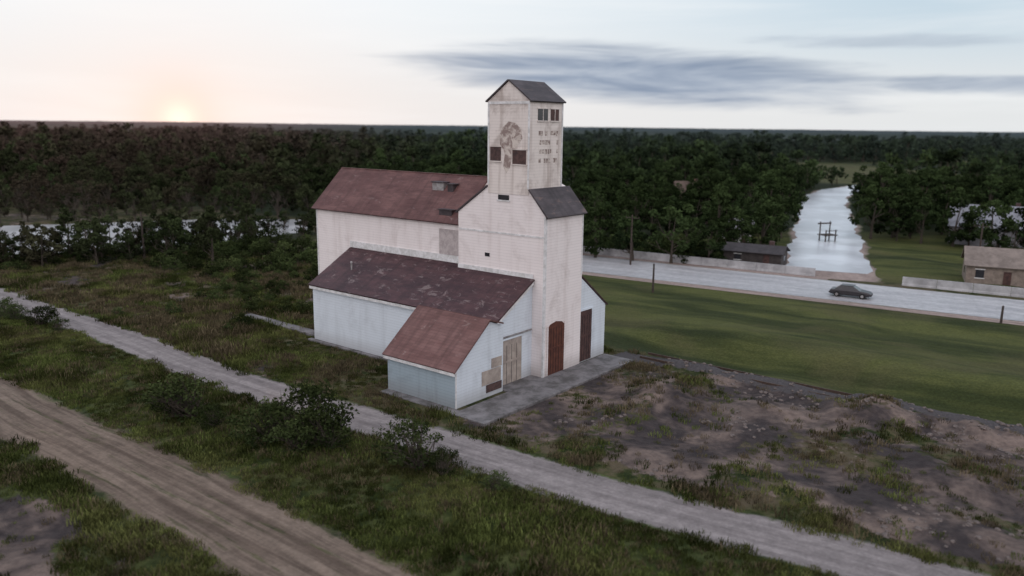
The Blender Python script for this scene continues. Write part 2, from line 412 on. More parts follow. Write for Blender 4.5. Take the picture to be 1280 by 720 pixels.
def resample(pts,step):
    pts=np.array(pts,float)
    out=[]
    P=np.vstack([2*pts[0]-pts[1],pts,2*pts[-1]-pts[-2]])
    for i in range(1,len(P)-2):
        n=max(2,int(np.hypot(*(P[i+1]-P[i]))/step))
        for k in range(n):
            t=k/n; a,b,c,d=P[i-1],P[i],P[i+1],P[i+2]
            out.append(.5*((2*b)+(-a+c)*t+(2*a-5*b+4*c-d)*t*t+(-a+3*b-3*c+d)*t**3))
    out.append(pts[-1]); return np.array(out)
def ribbon(name,pts,hw,z,mat,step=1.0,cs=9,wob=.0):
    C=resample(pts,step); T=np.gradient(C,axis=0); T/=np.hypot(T[:,0],T[:,1])[:,None]
    Nn=np.stack([-T[:,1],T[:,0]],1); S=np.concatenate([[0],np.cumsum(np.hypot(*np.diff(C,axis=0).T))])
    u=np.linspace(-1,1,cs); vs=[];cr=[];al=[]
    for i in range(len(C)):
        for k in u:
            w=hw*(1+wob*math.sin(S[i]*.21+(3 if k>0 else 0))+wob*.6*math.sin(S[i]*.77+k))
            p=C[i]+Nn[i]*k*w; vs.append((p[0],p[1],z)); cr.append(k); al.append(S[i])
    fs=[(i*cs+k,(i+1)*cs+k,(i+1)*cs+k+1,i*cs+k+1)[::-1] for i in range(len(C)-1) for k in range(cs-1)]
    o=fixn(meshobj(name,vs,fs,mat))
    if o.data.polygons[0].normal.z<0: o.data.flip_normals()
    for n_,a in (('cross',cr),('along',al)):
        at=o.data.attributes.new(n_,'FLOAT','POINT'); at.data.foreach_set('value',np.array(a,np.float32))
    return o
ribbon('gravel_lane',LANE,2.25,.03,MT['lane'],wob=.05)
ribbon('dirt_track',TRACK,3.2,.03,MT['track'],wob=.06)
ribbon('highway',HIGH,6.6,.03,MT['highway'],step=4)
ribbon('highway_shoulder',[hwpt(HT0+t,99.3) for t in (-42,0,40,90,160,300)],1.1,.025,MT['shoulder'],step=3)
ribbon('highway_shoulder',[hwpt(HT0+t,115.0) for t in (-42,0,20,29)],1.4,.025,MT['shoulder'],step=3)
ribbon('water_channel',[(45.3,114.2)]+BR[1:],5.9,.036,MT['canal'],step=3,wob=.09)
ribbon('channel_bank',BR,6.8,.020,MT['shoulder'],step=3,wob=.07)
o=meshobj('pond_water',[(*(p+ (p-POND.mean(0))*.03),-.12) for p in POND],[tuple(range(len(POND)))],MT['water'])
if o.data.polygons[0].normal.z<0: o.data.flip_normals()

def wallseg(name,t0,t1,q,h,th,mat):
    e=empty(name,(*hwpt(HT0,q),0),math.atan2(HD[1],HD[0]))
    n=max(1,int((t1-t0)/4.0)); L=(t1-t0)/n
    for i in range(n):
        x0=t0+i*L+.02; x1=t0+(i+1)*L-.02
        prism('panel_%d'%i,[(-th*1.6,0),(th*1.6,0),(th*1.4,.2),(th,.32),(th*.7,h),(-th*.7,h),(-th,.32),(-th*1.4,.2)],'x',x0,x1,mat,e)
    return e
MT['wallconc']=simple_mat('pale_concrete_wall',(0.46,0.46,0.48),(0.25,0.25,0.26),0.35)
wallseg('concrete_barrier',-30,27,115.8,1.15,.16,MT['wallconc'])
wallseg('concrete_barrier',38,120,115.8,1.15,.16,MT['wallconc'])

# ------------------------------------------------------------------ grain elevator
E=empty('grain_elevator',EL,EROT)
W=MT['wall']
prism('tower_body',[(.5,-.3),(.5,13.2),(-1.2,15.1),(-3.3,16),(-5.4,15.2),(-8.7,12.9),(-8.7,-.3)],'y',9.9,15.2,W,E)
slab('tower_roof_front',(.72,12.98),(-1.19,15.12),'y',9.76,15.34,.13,MT['roof_dark'],E)
slab('tower_roof_back',(-8.95,12.76),(-5.41,15.22),'y',9.80,15.34,.13,MT['roof_dark'],E)
prism('cupola_body',[(-1.2,14.7),(-1.2,22.0),(-3.3,23.5),(-5.4,22.0),(-5.4,14.7)],'y',9.86,14.3,MT['wall2'],E)
slab('cupola_roof_front',(-1.02,21.90),(-3.3,23.54),'y',9.74,14.42,.11,MT['roof_dark'],E)
slab('cupola_roof_back',(-5.58,21.90),(-3.3,23.54),'y',9.74,14.42,.11,MT['roof_dark'],E)
box('cupola_frieze_side',-5.42,-1.18,9.82,9.857,21.75,21.95,MT['trim'],E)
prism('annex_body',[(10.3,-.3),(10.3,11.95),(14.0,15.45),(17.7,11.95),(17.7,-.3)],'x',-28.4,-8.0,W,E)
slab('annex_roof_near',(10.0,11.68),(14.0,15.5),'x',-28.7,-8.72,.14,MT['roof_annex'],E)
slab('annex_roof_far',(18.0,11.68),(14.0,15.5),'x',-28.7,-8.72,.14,MT['roof_annex'],E)
prism('leanto_body',[(5.4,-.3),(5.4,5.42),(10.4,8.25),(10.4,-.3)],'x',-23,-.7,MT['wall_blue'],E)
slab('leanto_roof',(5.12,5.28),(9.88,7.98),'x',-23.25,-.45,.13,MT['roof_lean'],E)
slab('leanto_roof_upper',(9.9,7.99),(10.28,8.2),'x',-23.25,-8.72,.13,MT['roof_lean'],E)
box('leanto_flashing',-23.2,-8.75,10.18,10.28,8.36,8.95,MT['trim'],E)
box('leanto_flashing_tower',-8.68,-.6,9.80,9.88,8.1,8.45,MT['trim'],E)
box('leanto_eave_board',-23.2,-7.1,5.14,5.2,5.02,5.26,MT['trim'],E)
prism('leanto_barge_board',[(5.15,5.0),(9.86,7.68),(9.86,7.95),(5.15,5.27)],'x',-.62,-.5,MT['trim'],E)
prism('shed_body',[(0,-.3),(0,2.95),(3.6,5.85),(5.38,5.25),(5.38,-.3)],'x',-7,0,MT['wall_blue'],E)
box('shed_side_cladding',-6.98,-.02,-.04,-.003,-.2,2.9,MT['wall_blue2'],E)
slab('shed_roof_near',(-.3,2.78),(3.6,5.92),'x',-7.25,.25,.12,MT['roof_shed'],E)
slab('shed_roof_far',(5.1,5.42),(3.6,5.92),'x',-7.25,.25,.12,MT['roof_shed'],E)
box('shed_eave_board',-7.2,.2,-.3,-.25,2.55,2.78,MT['trim'],E)
box('shed_front_corner',.003,.03,.0,.14,0,2.9,MT['trim'],E)
prism('right_leanto_body',[(15.0,-.3),(15.0,7.85),(19.4,4.6),(19.4,-.3)],'x',-12,.3,MT['wall_blue'],E)
slab('right_leanto_roof',(15.22,7.75),(19.65,4.48),'x',-12.2,.38,.12,MT['roof_lean'],E)
for i,(x0,x1,y0,y1,z0,z1) in enumerate([(.36,.53,9.87,9.9,0,13.1),(.503,.53,9.9,10.06,0,13.1),(.503,.53,15.03,15.18,7.9,13.1),
    (-28.38,-28.2,10.26,10.298,0,11.9),(-1.34,-1.17,9.83,9.858,15.2,21.75),(-5.43,-5.26,9.83,9.858,15.4,21.75),(-1.197,-1.17,14.14,14.32,15.2,22)]):
    box('corner_board_%d'%i,x0,x1,y0,y1,z0,z1,MT['trim'],E)
def door(name,x,y0,y1,z1,mat,planks=5,frame=MT['trim'],arch=False):
    if arch:
        r=[(y0,.12),(y0,z1-.4),(y0+(y1-y0)*.15,z1-.15),((y0+y1)/2,z1),(y1-(y1-y0)*.15,z1-.15),(y1,z1-.4),(y1,.12)]
        prism(name,r,'x',x,x+.06,mat,E)
    else:
        box(name,x,x+.06,y0,y1,.12,z1,mat,E)
    w=(y1-y0)/planks
    for i in range(1,planks): box(name+'_gap_%d'%i,x+.061,x+.075,y0+i*w-.015,y0+i*w+.015,.15,z1-.45,MT['black'],E)
    box(name+'_rail',x+.062,x+.10,y0+.05,y1-.05,z1*.5,z1*.5+.16,mat,E)
    box(name+'_jamb_l',x,x+.09,y0-.14,y0-.005,.12,z1-.2,frame,E)
    box(name+'_jamb_r',x,x+.09,y1+.005,y1+.14,.12,z1-.2,frame,E)
    if not arch: box(name+'_head',x,x+.10,y0-.2,y1+.2,z1+.005,z1+.16,frame,E)
door('drive_door',.503,10.45,12.7,4.5,MT['reddoor'],6,W,True)
door('side_drive_door',.303,15.35,17.15,4.6,MT['browndoor'],5,MT['wall_blue'])
door('sliding_door',-.697,6.0,8.5,3.7,MT['beige'],4,MT['wall_blue'])
box('sliding_door_track',-.69,-.58,5.7,9.8,3.9,4.02,MT['metal'],E)
box('plywood_patch',.003,.04,2.9,5.1,1.0,2.1,MT['beige'],E)
box('plywood_patch_low',.003,.05,3.4,5.2,.35,.95,MT['brownboard'],E)
box('plywood_patch_top',.003,.035,4.0,5.2,2.15,2.9,MT['beige'],E)
def win_side(name,x0,x1,z0,z1,y,mat):
    box(name,x0,x1,y-.03,y-.002,z0,z1,mat,E)
    t=.09
    box(name+'_sill',x0-t,x1+t,y-.09,y-.003,z0-t,z0-.003,MT['wall2'],E)
    box(name+'_head',x0-t,x1+t,y-.07,y-.003,z1+.003,z1+t,MT['wall2'],E)
    box(name+'_mullion',(x0+x1)/2-.02,(x0+x1)/2+.02,y-.05,y-.031,z0,z1,MT['brownboard'],E)
def win_front(name,y0,y1,z0,z1,x,mat):
    box(name,x+.002,x+.03,y0,y1,z0,z1,mat,E)
    t=.09
    box(name+'_sill',x+.003,x+.09,y0-t,y1+t,z0-t,z0-.003,MT['wall2'],E)
    box(name+'_head',x+.003,x+.07,y0-t,y1+t,z1+.003,z1+t,MT['wall2'],E)
    box(name+'_mullion',x+.031,x+.05,(y0+y1)/2-.03,(y0+y1)/2+.03,z0,z1,MT['wall2'],E)
win_side('cupola_window_a',-5.15,-4.05,17.3,18.4,9.86,MT['brownboard'])
win_side('cupola_window_b',-2.85,-1.5,17.1,18.2,9.86,MT['brownboard'])
win_front('cupola_window_c',10.9,12.2,20.5,21.4,-1.2,MT['glass'])
win_front('cupola_window_d',12.6,13.7,20.5,21.4,-1.2,MT['brownboard'])
def paint_mat(name,col,lo,hi,sc):
    m,nt,b=newmat(name); o=OBJ(nt)
    n=NOISE(nt,o,sc,4,0.75,0.8)
    c=MIX(nt,SS(nt,n,lo,hi),col,(0.60,0.54,0.50))
    nt.links.new(c,b.inputs['Base Color']); return m
MT['paint']=paint_mat('faded_painted_lettering',(0.22,0.17,0.155),.42,.62,2.6)
MT['mural']=paint_mat('faded_mural_paint',(0.26,0.20,0.185),.43,.61,1.3)
pr=random.Random(3)
def letters(face,rows,u0,u1,z_top,h,gap,prob=.85):
    k=0
    for r in range(rows):
        z1=z_top-r*(h+gap); u=u0+pr.uniform(0,.2)
        while u<u1-.15:
            w=pr.uniform(.15,.36)
            if pr.random()<prob:
                zz0=z1-h*pr.uniform(.75,1)
                box('lettering_%s%d'%(face,k),-1.199,-1.188,u,min(u+w,u1),zz0,z1,MT['paint'],E)
                k+=1
            u+=w+pr.uniform(.05,.10)
letters('f',4,11.0,13.7,19.7,.42,.30)
prism('faded_mural',[(-4.15,18.6),(-4.2,19.3),(-3.9,19.9),(-3.3,20.4),(-2.6,20.3),(-2.0,19.8),(-1.9,19.1),(-2.4,18.5),(-2.9,18.2),(-2.95,17.5),(-3.1,16.8),(-3.5,16.3),(-3.8,16.9),(-3.65,17.8),(-3.8,18.2)],'y',9.849,9.859,MT['mural'],E)
box('tower_side_vent',-4.3,-3.2,9.84,9.897,14.2,14.6,MT['glass'],E)
box('tower_side_vent_frame',-4.42,-3.08,9.82,9.893,14.08,14.19,MT['trim'],E)
box('tower_small_hatch',-5.7,-5.2,9.86,9.897,9.4,9.7,MT['glass'],E)
box('tower_belt_board',-8.6,.35,9.865,9.897,11.4,11.55,MT['trim'],E)
box('annex_wall_patch',-11.3,-9.0,10.24,10.297,8.97,11.2,simple_mat('greyish_patch',(0.50,0.45,0.45),(0.34,0.30,0.30),2.0),E)
def roofbox(name,xc,yc,w,d,h,mat):
    zb=11.68+(yc-10.0)*(3.82/4.0)
    box(name,xc-w/2,xc+w/2,yc-d/2,yc+d/2,zb-.3,zb+h,mat,E,.03)
    box(name+'_cap',xc-w/2-.1,xc+w/2+.1,yc-d/2-.1,yc+d/2+.1,zb+h+.003,zb+h+.09,MT['roof_dark'],E)
roofbox('roof_vent_a',-13.6,12.9,1.4,.8,.5,MT['metal'])
roofbox('roof_vent_b',-12.0,12.8,.7,.7,.5,MT['roof_dark'])
roofbox('roof_hatch',-10.8,10.8,1.5,.6,.35,MT['roof_dark'])
box('annex_ridge_cap',-28.7,-8.72,13.88,14.12,15.60,15.69,MT['roof_annex'],E)
V=[];F=[]; tube(V,F,[(-20,7.6,6.6),(-20,7.6,7.5)],[.08,.08],8); tube(V,F,[(-20,7.6,7.5),(-20,7.6,7.62)],[.14,.05],8)
meshobj('leanto_vent_pipe',V,F,MT['metal'],E)
box('concrete_apron',.53,3.4,-1.0,19.2,-.3,.10,MT['conc'],E,.03)
box('apron_recess',-.69,.527,5.39,9.86,-.3,.09,MT['conc'],E)
box('apron_shed',-7.0,.5,-.9,-.05,-.3,.08,MT['conc'],E,.03)
box('approach_ramp_curb',3.42,3.75,-1.2,19.0,-.3,.2,MT['conc'],E,.04)
box('leanto_footing',-23.4,-7.05,4.9,5.39,-.3,.16,MT['conc'],E,.03)
box('old_foundation_strip',-36,-23.5,6.0,7.2,-.3,.25,MT['conc'],E,.05)
RE=empty('rail_siding',EL,EROT)
for k,yy in enumerate((19.45,20.9)):
    box('rail_%d'%k,4.0,75,yy-.04,yy+.04,.30,.50,MT['rail'],RE)

# ------------------------------------------------------------------ vegetation
def leafcloud(cen,size,r):
    n=len(cen)
    a=r.normal(size=(n,3)); a/=np.linalg.norm(a,axis=1)[:,None]
    b=np.cross(a,r.normal(size=(n,3))); b/=np.linalg.norm(b,axis=1)[:,None]
    s=size*r.uniform(.6,1.3,n)[:,None]
    v=np.stack([cen-a*s,cen-b*s*.55,cen+a*s,cen+b*s*.55],1)
    return v.reshape(-1,3)
def make_tree(name,seed,H,cr,nclump,nleaf,ls,trunk=True,low=.3,leafmat='leaf',cl_r=(.55,1.1),limbs=9,spars=1.0,cone=0.0):
    r=np.random.default_rng(seed); V=[];F=[]
    bend=r.normal(size=2)*.25
    zc=H*(low+1)/2; rz=H*(1-low)/2
    cl=[]
    for i in range(nclump):
        d=r.normal(size=3); d/=np.linalg.norm(d); k=r.uniform(.35,1)**.6
        px=d[0]*cr*k; py=d[1]*cr*k; pz=zc+d[2]*rz*k
        f=(1.1-.35*max(0,d[2]))*(1-cone*(pz/H))
        cl.append((px*f,py*f,pz))
    cl=np.array(cl)+np.array([bend[0]*2,bend[1]*2,0])
    tr=.02*H+.03
    top=H*.72
    tp=[(bend[0]*t*t*2,bend[1]*t*t*2,top*t) for t in np.linspace(0,1,6)]
    if trunk: tube(V,F,tp,[tr*(1-.78*t)*(1.35 if t==0 else 1) for t in np.linspace(0,1,6)],7)
    order=r.permutation(nclump)[:limbs]
    for j in order:
        t=np.clip(cl[j][2]/H*.75-.1+r.uniform(-.05,.05),.12,.95) if trunk else .02
        s=Vector((bend[0]*t*t*2,bend[1]*t*t*2,top*t)); e=Vector(cl[j])
        mid=(s+e)/2+Vector(r.normal(size=3)*.12*cr)
        lr=tr*(.45*(1-t)+.12)
        tube(V,F,[s,s.lerp(mid,.5)+Vector((0,0,.05*H*.3)),mid,e],[lr,lr*.75,lr*.5,lr*.15],5)
        for q in range(2):
            e2=e+Vector(r.normal(size=3)*.35*cr*.6); tube(V,F,[mid,mid.lerp(e2,.6)+Vector((0,0,.1)),e2],[lr*.4,lr*.25,lr*.08],4)
    nb=len(F); tint=[.3]*nb
    cen=[];ti=[]
    for c in cl:
        rad=r.uniform(*cl_r); n=int(nleaf*r.uniform(.6,1.3)*spars)
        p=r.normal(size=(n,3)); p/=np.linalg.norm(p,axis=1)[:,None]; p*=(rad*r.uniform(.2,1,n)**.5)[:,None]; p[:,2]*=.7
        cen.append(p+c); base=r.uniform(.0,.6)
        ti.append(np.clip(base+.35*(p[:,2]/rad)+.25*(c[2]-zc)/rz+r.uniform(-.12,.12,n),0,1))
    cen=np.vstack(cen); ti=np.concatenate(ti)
    cen[:,2]=np.maximum(cen[:,2],.08)
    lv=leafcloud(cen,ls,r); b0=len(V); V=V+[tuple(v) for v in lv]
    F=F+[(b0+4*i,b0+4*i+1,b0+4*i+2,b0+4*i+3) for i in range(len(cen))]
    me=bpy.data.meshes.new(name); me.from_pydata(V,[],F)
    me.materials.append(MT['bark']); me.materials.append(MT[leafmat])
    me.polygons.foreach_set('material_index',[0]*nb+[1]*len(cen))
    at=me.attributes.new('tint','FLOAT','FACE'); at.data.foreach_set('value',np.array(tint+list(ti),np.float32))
    me.update(); return me
def make_clump(name,seed,nb,rad,h,w,matname):
    r=np.random.default_rng(seed); V=[];F=[];T=[]
    for i in range(nb):
        a=r.uniform(0,6.28); d=rad*math.sqrt(r.uniform()); x,y=d*math.cos(a),d*math.sin(a)
        th=r.uniform(0,6.28); hh=h*r.uniform(.45,1.1); lean=r.uniform(.1,.6)*hh; la=r.uniform(0,6.28)
        ux,uy=math.cos(th)*w/2,math.sin(th)*w/2
        tx,ty=x+math.cos(la)*lean,y+math.sin(la)*lean
        mx,my=x+math.cos(la)*lean*.35,y+math.sin(la)*lean*.35
        b=len(V)
        V+=[(x-ux,y-uy,-.05),(x+ux,y+uy,-.05),(mx+ux*.8,my+uy*.8,hh*.55),(mx-ux*.8,my-uy*.8,hh*.55),(tx,ty,hh)]
        F+=[(b,b+1,b+2,b+3),(b+3,b+2,b+4)]; t=r.uniform(.1,1); T+=[t*.8,t]
    me=bpy.data.meshes.new(name); me.from_pydata(V,[],F); me.materials.append(MT[matname])
    at=me.attributes.new('tint','FLOAT','FACE'); at.data.foreach_set('value',np.array(T,np.float32)); me.update(); return me

def collection_of(name,meshes):
    c=bpy.data.collections.new(name)
    for i,m_ in enumerate(meshes): c.objects.link(bpy.data.objects.new('%s_part_%02d'%(name,i),m_))
    return c
def scatter(name,P,rot,scl,idx,coll):
    me=bpy.data.meshes.new(name); me.vertices.add(len(P)); me.vertices.foreach_set('co',np.asarray(P,np.float32).ravel())
    for n_,t_,a in (('rot','FLOAT',rot),('scl','FLOAT',scl),('idx','INT',idx)):
        at=me.attributes.new(n_,t_,'POINT'); at.data.foreach_set('value',np.asarray(a,np.float32 if t_=='FLOAT' else np.int32))
    me.update(); o=link(bpy.data.objects.new(name,me))
    ng=bpy.data.node_groups.new(name+'_nodes','GeometryNodeTree')
    ng.interface.new_socket('Geometry',in_out='INPUT',socket_type='NodeSocketGeometry')
    ng.interface.new_socket('Geometry',in_out='OUTPUT',socket_type='NodeSocketGeometry')
    gi=ng.nodes.new('NodeGroupInput'); go=ng.nodes.new('NodeGroupOutput')
    ci=ng.nodes.new('GeometryNodeCollectionInfo'); ci.inputs['Collection'].default_value=coll
    ci.inputs['Separate Children'].default_value=True; ci.inputs['Reset Children'].default_value=True
    ip=ng.nodes.new('GeometryNodeInstanceOnPoints'); ip.inputs['Pick Instance'].default_value=True
    def na(nm,ty):
        n=ng.nodes.new('GeometryNodeInputNamedAttribute'); n.data_type=ty; n.inputs['Name'].default_value=nm
        return [s for s in n.outputs if s.enabled and s.name=='Attribute'][0]
    cx=ng.nodes.new('ShaderNodeCombineXYZ'); ng.links.new(na('rot','FLOAT'),cx.inputs[2])
    ng.links.new(gi.outputs[0],ip.inputs['Points']); ng.links.new(ci.outputs[0],ip.inputs['Instance'])
    ng.links.new(na('idx','INT'),ip.inputs['Instance Index']); ng.links.new(cx.outputs[0],ip.inputs['Rotation'])
    ng.links.new(na('scl','FLOAT'),ip.inputs['Scale']); ng.links.new(ip.outputs[0],go.inputs[0])
    md=o.modifiers.new('scatter','NODES'); md.node_group=ng
    return o

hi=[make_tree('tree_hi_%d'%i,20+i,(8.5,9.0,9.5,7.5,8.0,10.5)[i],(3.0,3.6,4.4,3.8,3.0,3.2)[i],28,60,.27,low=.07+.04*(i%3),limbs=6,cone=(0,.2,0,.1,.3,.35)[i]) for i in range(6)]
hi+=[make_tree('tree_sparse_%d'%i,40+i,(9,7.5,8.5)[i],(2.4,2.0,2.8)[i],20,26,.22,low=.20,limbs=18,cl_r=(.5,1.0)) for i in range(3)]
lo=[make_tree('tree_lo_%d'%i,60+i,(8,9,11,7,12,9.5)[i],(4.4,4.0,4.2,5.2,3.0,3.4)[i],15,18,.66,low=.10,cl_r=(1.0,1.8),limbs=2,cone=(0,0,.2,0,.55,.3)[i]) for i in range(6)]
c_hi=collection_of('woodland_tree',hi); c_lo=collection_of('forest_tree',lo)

HOUSES=[
 ('grey_roof_house',88,146,-.5,14,10,3.4,3.4),('tan_house',66.5,106.5,-.45,9.5,7,2.7,1.9),
 ('brown_roof_house',45,206,.2,8,7,4.2,2.6),('white_cottage',39.5,140,-.3,5,4,3.0,1.6),('dark_shed',37,120.5,-.52,8.5,4.5,2.0,.8)]
def tree_ok(X,Y,m=3.0):
    q=X*HN[0]+Y*HN[1]
    ok=(q>117.5+m)|((X<-42)&(Y>112))|((X<-20)&(Y>140)&(q>118))
    ok&=distpoly(X,Y,BR)>7.0+m*.5
    ok&=~inpoly(X,Y,POND)|(n2(X,Y,5,31)>.40)
    lawn=np.array([(46,108),(58,100),(70,98),(85,100),(82,128),(66,146),(57,132)])
    ok&=~inpoly(X,Y,lawn)
    for h in HOUSES:
        dx=X-h[1]; dy=Y-h[2]
        ok&=np.hypot(dx,dy)>h[4]*.62
        ok&=~((np.abs(dx)<h[4]*.42)&(dy<0)&(dy>-14))
    return ok
def jgrid(x0,x1,y0,y1,sp,r):
    gx,gy=np.meshgrid(np.arange(x0,x1,sp),np.arange(y0,y1,sp)); X=gx.ravel()+r.uniform(-.5,.5,gx.size)*sp; Y=gy.ravel()+r.uniform(-.5,.5,gx.size)*sp
    return X,Y
X1,Y1=jgrid(-230,230,112,260,5.4,rng)
k=tree_ok(X1,Y1)&(np.abs(X1)<.76*Y1+15)
dens=n2(X1,Y1,18,33)
k&=((dens>-.65)|(X1<-30)&(dens>-1.0))&((Y1>150)|(X1>0)|(rng.uniform(size=len(X1))<.6))
X1,Y1=X1[k],Y1[k]; s1=rng.uniform(.45,1.2,len(X1))*(1+.15*n2(X1,Y1,25,36))*np.where((X1<-40)&(Y1<150),.72,1)
wet=(X1<-36)&(Y1<195)
sparse=(wet&(rng.uniform(size=len(X1))<.5))|(inpoly(X1,Y1,POND))|(rng.uniform(size=len(X1))<.04)
i1=np.where(sparse,rng.integers(6,9,len(X1)),rng.integers(0,6,len(X1)))
# belt of trees along the near shore of the flooded ground
SC=resample(SHORE,1.15)
SX=SC[:,0]+rng.normal(size=len(SC))*2.4; SY=SC[:,1]+rng.normal(size=len(SC))*2.4
kk=(n2(SX,SY,5,38)>-.55)&~inpoly(SX,SY,POND)&above_lane(SX,SY-4)
SX,SY=SX[kk],SY[kk]; ss=rng.uniform(.38,.78,len(SX)); si=np.where(rng.uniform(size=len(SX))<.35,rng.integers(6,9,len(SX)),rng.integers(0,6,len(SX)))
X1=np.concatenate([X1,SX]);Y1=np.concatenate([Y1,SY]);s1=np.concatenate([s1,ss]);i1=np.concatenate([i1,si])
scatter('woodland',np.stack([X1,Y1,np.where(inpoly(X1,Y1,POND),-.8,-.1)],1),rng.uniform(0,6.28,len(X1)),s1,i1,c_hi)
X2,Y2=jgrid(-800,800,258,1000,10.0,rng)
k=(np.abs(X2)<.74*Y2+20)&(clearing(X2,Y2)>0)&(distpoly(X2,Y2,BR)>9)
k&=(Y2<520)|(rng.uniform(size=len(X2))<.85)
X2,Y2=X2[k],Y2[k]
scatter('distant_forest',np.stack([X2,Y2,np.zeros_like(X2)],1),rng.uniform(0,6.28,len(X2)),np.clip(rng.uniform(.45,1.45,len(X2))*(1+.35*n2(X2,Y2,40,37)),.4,1.7),rng.integers(0,6,len(X2)),c_lo)
yy=np.concatenate([np.arange(900,2400,14),2400*1.02**np.arange(0,96)]); xx=np.linspace(-1,1,420)
CX=[];CY=[]
for y_ in yy: CX.append(xx*(y_*.95+100)); CY.append(np.full(420,y_))
CX=np.array(CX).ravel();CY=np.array(CY).ravel()
r_=np.random.default_rng(5)
CZ=5.0+r_.uniform(-2.2,2.6,CX.size)+2.5*n2(CX,CY,120,41)+np.clip((CY-1500)/9000,0,1)*14*(1+.6*n2(CX,CY*2,1800,42))-np.where(CY<950,5,0)
ii=np.arange(CX.size).reshape(len(yy),420)
ff=np.stack([ii[:-1,:-1],ii[:-1,1:],ii[1:,1:],ii[1:,:-1]],-1).reshape(-1,4)
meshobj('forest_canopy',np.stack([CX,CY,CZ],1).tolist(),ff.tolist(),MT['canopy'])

singles=[(13,124,1.05,0),(18.5,121.5,.9,1),(24,119.5,1.0,2),(29.5,119,.85,3),(40.5,129,1.2,4),(35.5,127.5,1.0,0),(33,128,1.1,5),(45,138,1.1,1),(68,151,1.15,2),(73,153,1.2,3),(81,141,.8,4),(92,128,1.1,5),(76,110,.8,2),(8,128,1.1,3),(50.5,150,1.1,5),(79,125,.7,6),(74,121,.6,3),(86,131,.7,1)]
for i,(x,y,s,j) in enumerate(singles):
    o=link(bpy.data.objects.new('deciduous_tree',hi[j])); o.location=(x,y,H1(x,y)-.1); o.rotation_euler=(0,0,i*1.7); o.scale=(s,s,s)
sh=[make_tree('shrub_mesh_%d'%i,80+i,3.2,1.7,46,62,.10,trunk=False,low=.02,leafmat='leaf_shrub',cl_r=(.35,.7),limbs=30,spars=(.8,1,.7,.5)[i]) for i in range(4)]
for i,(x,y,s,j) in enumerate([(-13.3,47.6,1.3,0),(-11.0,46.3,.95,1),(-15.6,48.4,.9,2),(-12.6,45.9,.7,3),(-5.2,44.2,1.0,2),(-3.9,43.4,.55,3),(-21.4,51.6,1.1,3),(-22.6,52.0,.8,2),(-19.6,50.4,.55,0),(-47,77.2,.7,1),(-50,79,.6,2),(-44,75.0,.5,3),(-1.0,41.2,.4,2),(-52,80,.7,0)]):
    o=link(bpy.data.objects.new('shrub',sh[j])); o.location=(x,y,H1(x,y)-.1); o.rotation_euler=(0,0,i*2.1); o.scale=(s*1.1,s*1.1,s)
shf=[make_tree('bush_mesh_%d'%i,90+i,3.2,2.0,26,26,.20,trunk=False,low=.0,leafmat='leaf_shrub',cl_r=(.5,.9),limbs=5) for i in range(4)]
c_sh=collection_of('scrub_bush',shf)
Xb,Yb=jgrid(-110,-14,66,135,2.3,rng)
ex,ey=toE(Xb,Yb)
bd=n2(Xb,Yb,7,51)+.5*n2(Xb,Yb,2,52)
k=(distpoly(Xb,Yb,LANE)>4)&~((ex>-30)&(ex<6)&(ey>-3)&(ey<22))&(bd>.30-.9*sst(Yb+.35*Xb,76,100))&~inpoly(Xb,Yb,POND)&above_lane(Xb,Yb)&((Xb*HN[0]+Yb*HN[1]<99)|(Xb<-42))
k&=~((ex>-37)&(ey>4.5)&(ey<8.5))
Xb,Yb=Xb[k],Yb[k]
scatter('scrub_bushes',np.stack([Xb,Yb,hgt(Xb,Yb)-.1],1),rng.uniform(0,6.28,len(Xb)),rng.uniform(.12,.55,len(Xb))*(1+.6*sst(Yb+.35*Xb,82,106)),rng.integers(0,4,len(Xb)),c_sh)
tt=rng.uniform(-30,130,420); qq=rng.uniform(117.3,126,420)
Xu=HD[0]*(HT0+tt)+HN[0]*qq; Yu=HD[1]*(HT0+tt)+HN[1]*qq
k=tree_ok(Xu,Yu,-.5)
Xu,Yu=Xu[k],Yu[k]
scatter('hedge_understorey',np.stack([Xu,Yu,hgt(Xu,Yu)-.1],1),rng.uniform(0,6.28,len(Xu)),rng.uniform(.4,1.1,len(Xu)),rng.integers(0,6,len(Xu))%4,c_sh)

gm=[make_clump('grass_%d'%i,100+i,30,.45,.32,.05,'blade') for i in range(4)]+[make_clump('grass_dry_%d'%i,110+i,24,.45,.36,.045,'blade_dry') for i in range(3)]
c_g=collection_of('grass_clump',gm)
NP=66000
Xg=rng.uniform(-52,46,NP); Yg=rng.uniform(28,80,NP)
Xw=rng.uniform(-85,-18,18000); Yw=rng.uniform(62,125,18000)
Xg=np.concatenate([Xg,Xw]); Yg=np.concatenate([Yg,Yw]); farg=np.arange(len(Xg))>=NP
k=(np.abs(Xg)<.68*Yg+2)&(~farg|above_lane(Xg,Yg))&~(farg&inpoly(Xg,Yg,POND))
Xg,Yg,farg=Xg[k],Yg[k],farg[k]
ex,ey=toE(Xg,Yg); d,fl,bl,dr,fo=masks(Xg,Yg)
dl=distpoly(Xg,Yg,LANE); dt=distpoly(Xg,Yg,TRACK)
u=rng.uniform(size=len(Xg))
k=(dl>1.85+.4*n2(Xg,Yg,1.0,61))&(dt>2.6+.5*n2(Xg,Yg,1.2,62))
k&=~((ex>-23.6)&(ex<3.9)&(ey>4.8)&(ey<19.8))&~((ex>-7.3)&(ex<3.9)&(ey>-1.1)&(ey<5))&~((ex>-29)&(ex<-8)&(ey>10)&(ey<18.2))&~((ex>-36.2)&(ex<-23)&(ey>5.9)&(ey<7.3))
k&=(u<1-.95*sst(d,.35,.70))&(fl<.4)&(bl<.5)
k&=(n2(Xg,Yg,.9,63)>-.5)|(u<.3)
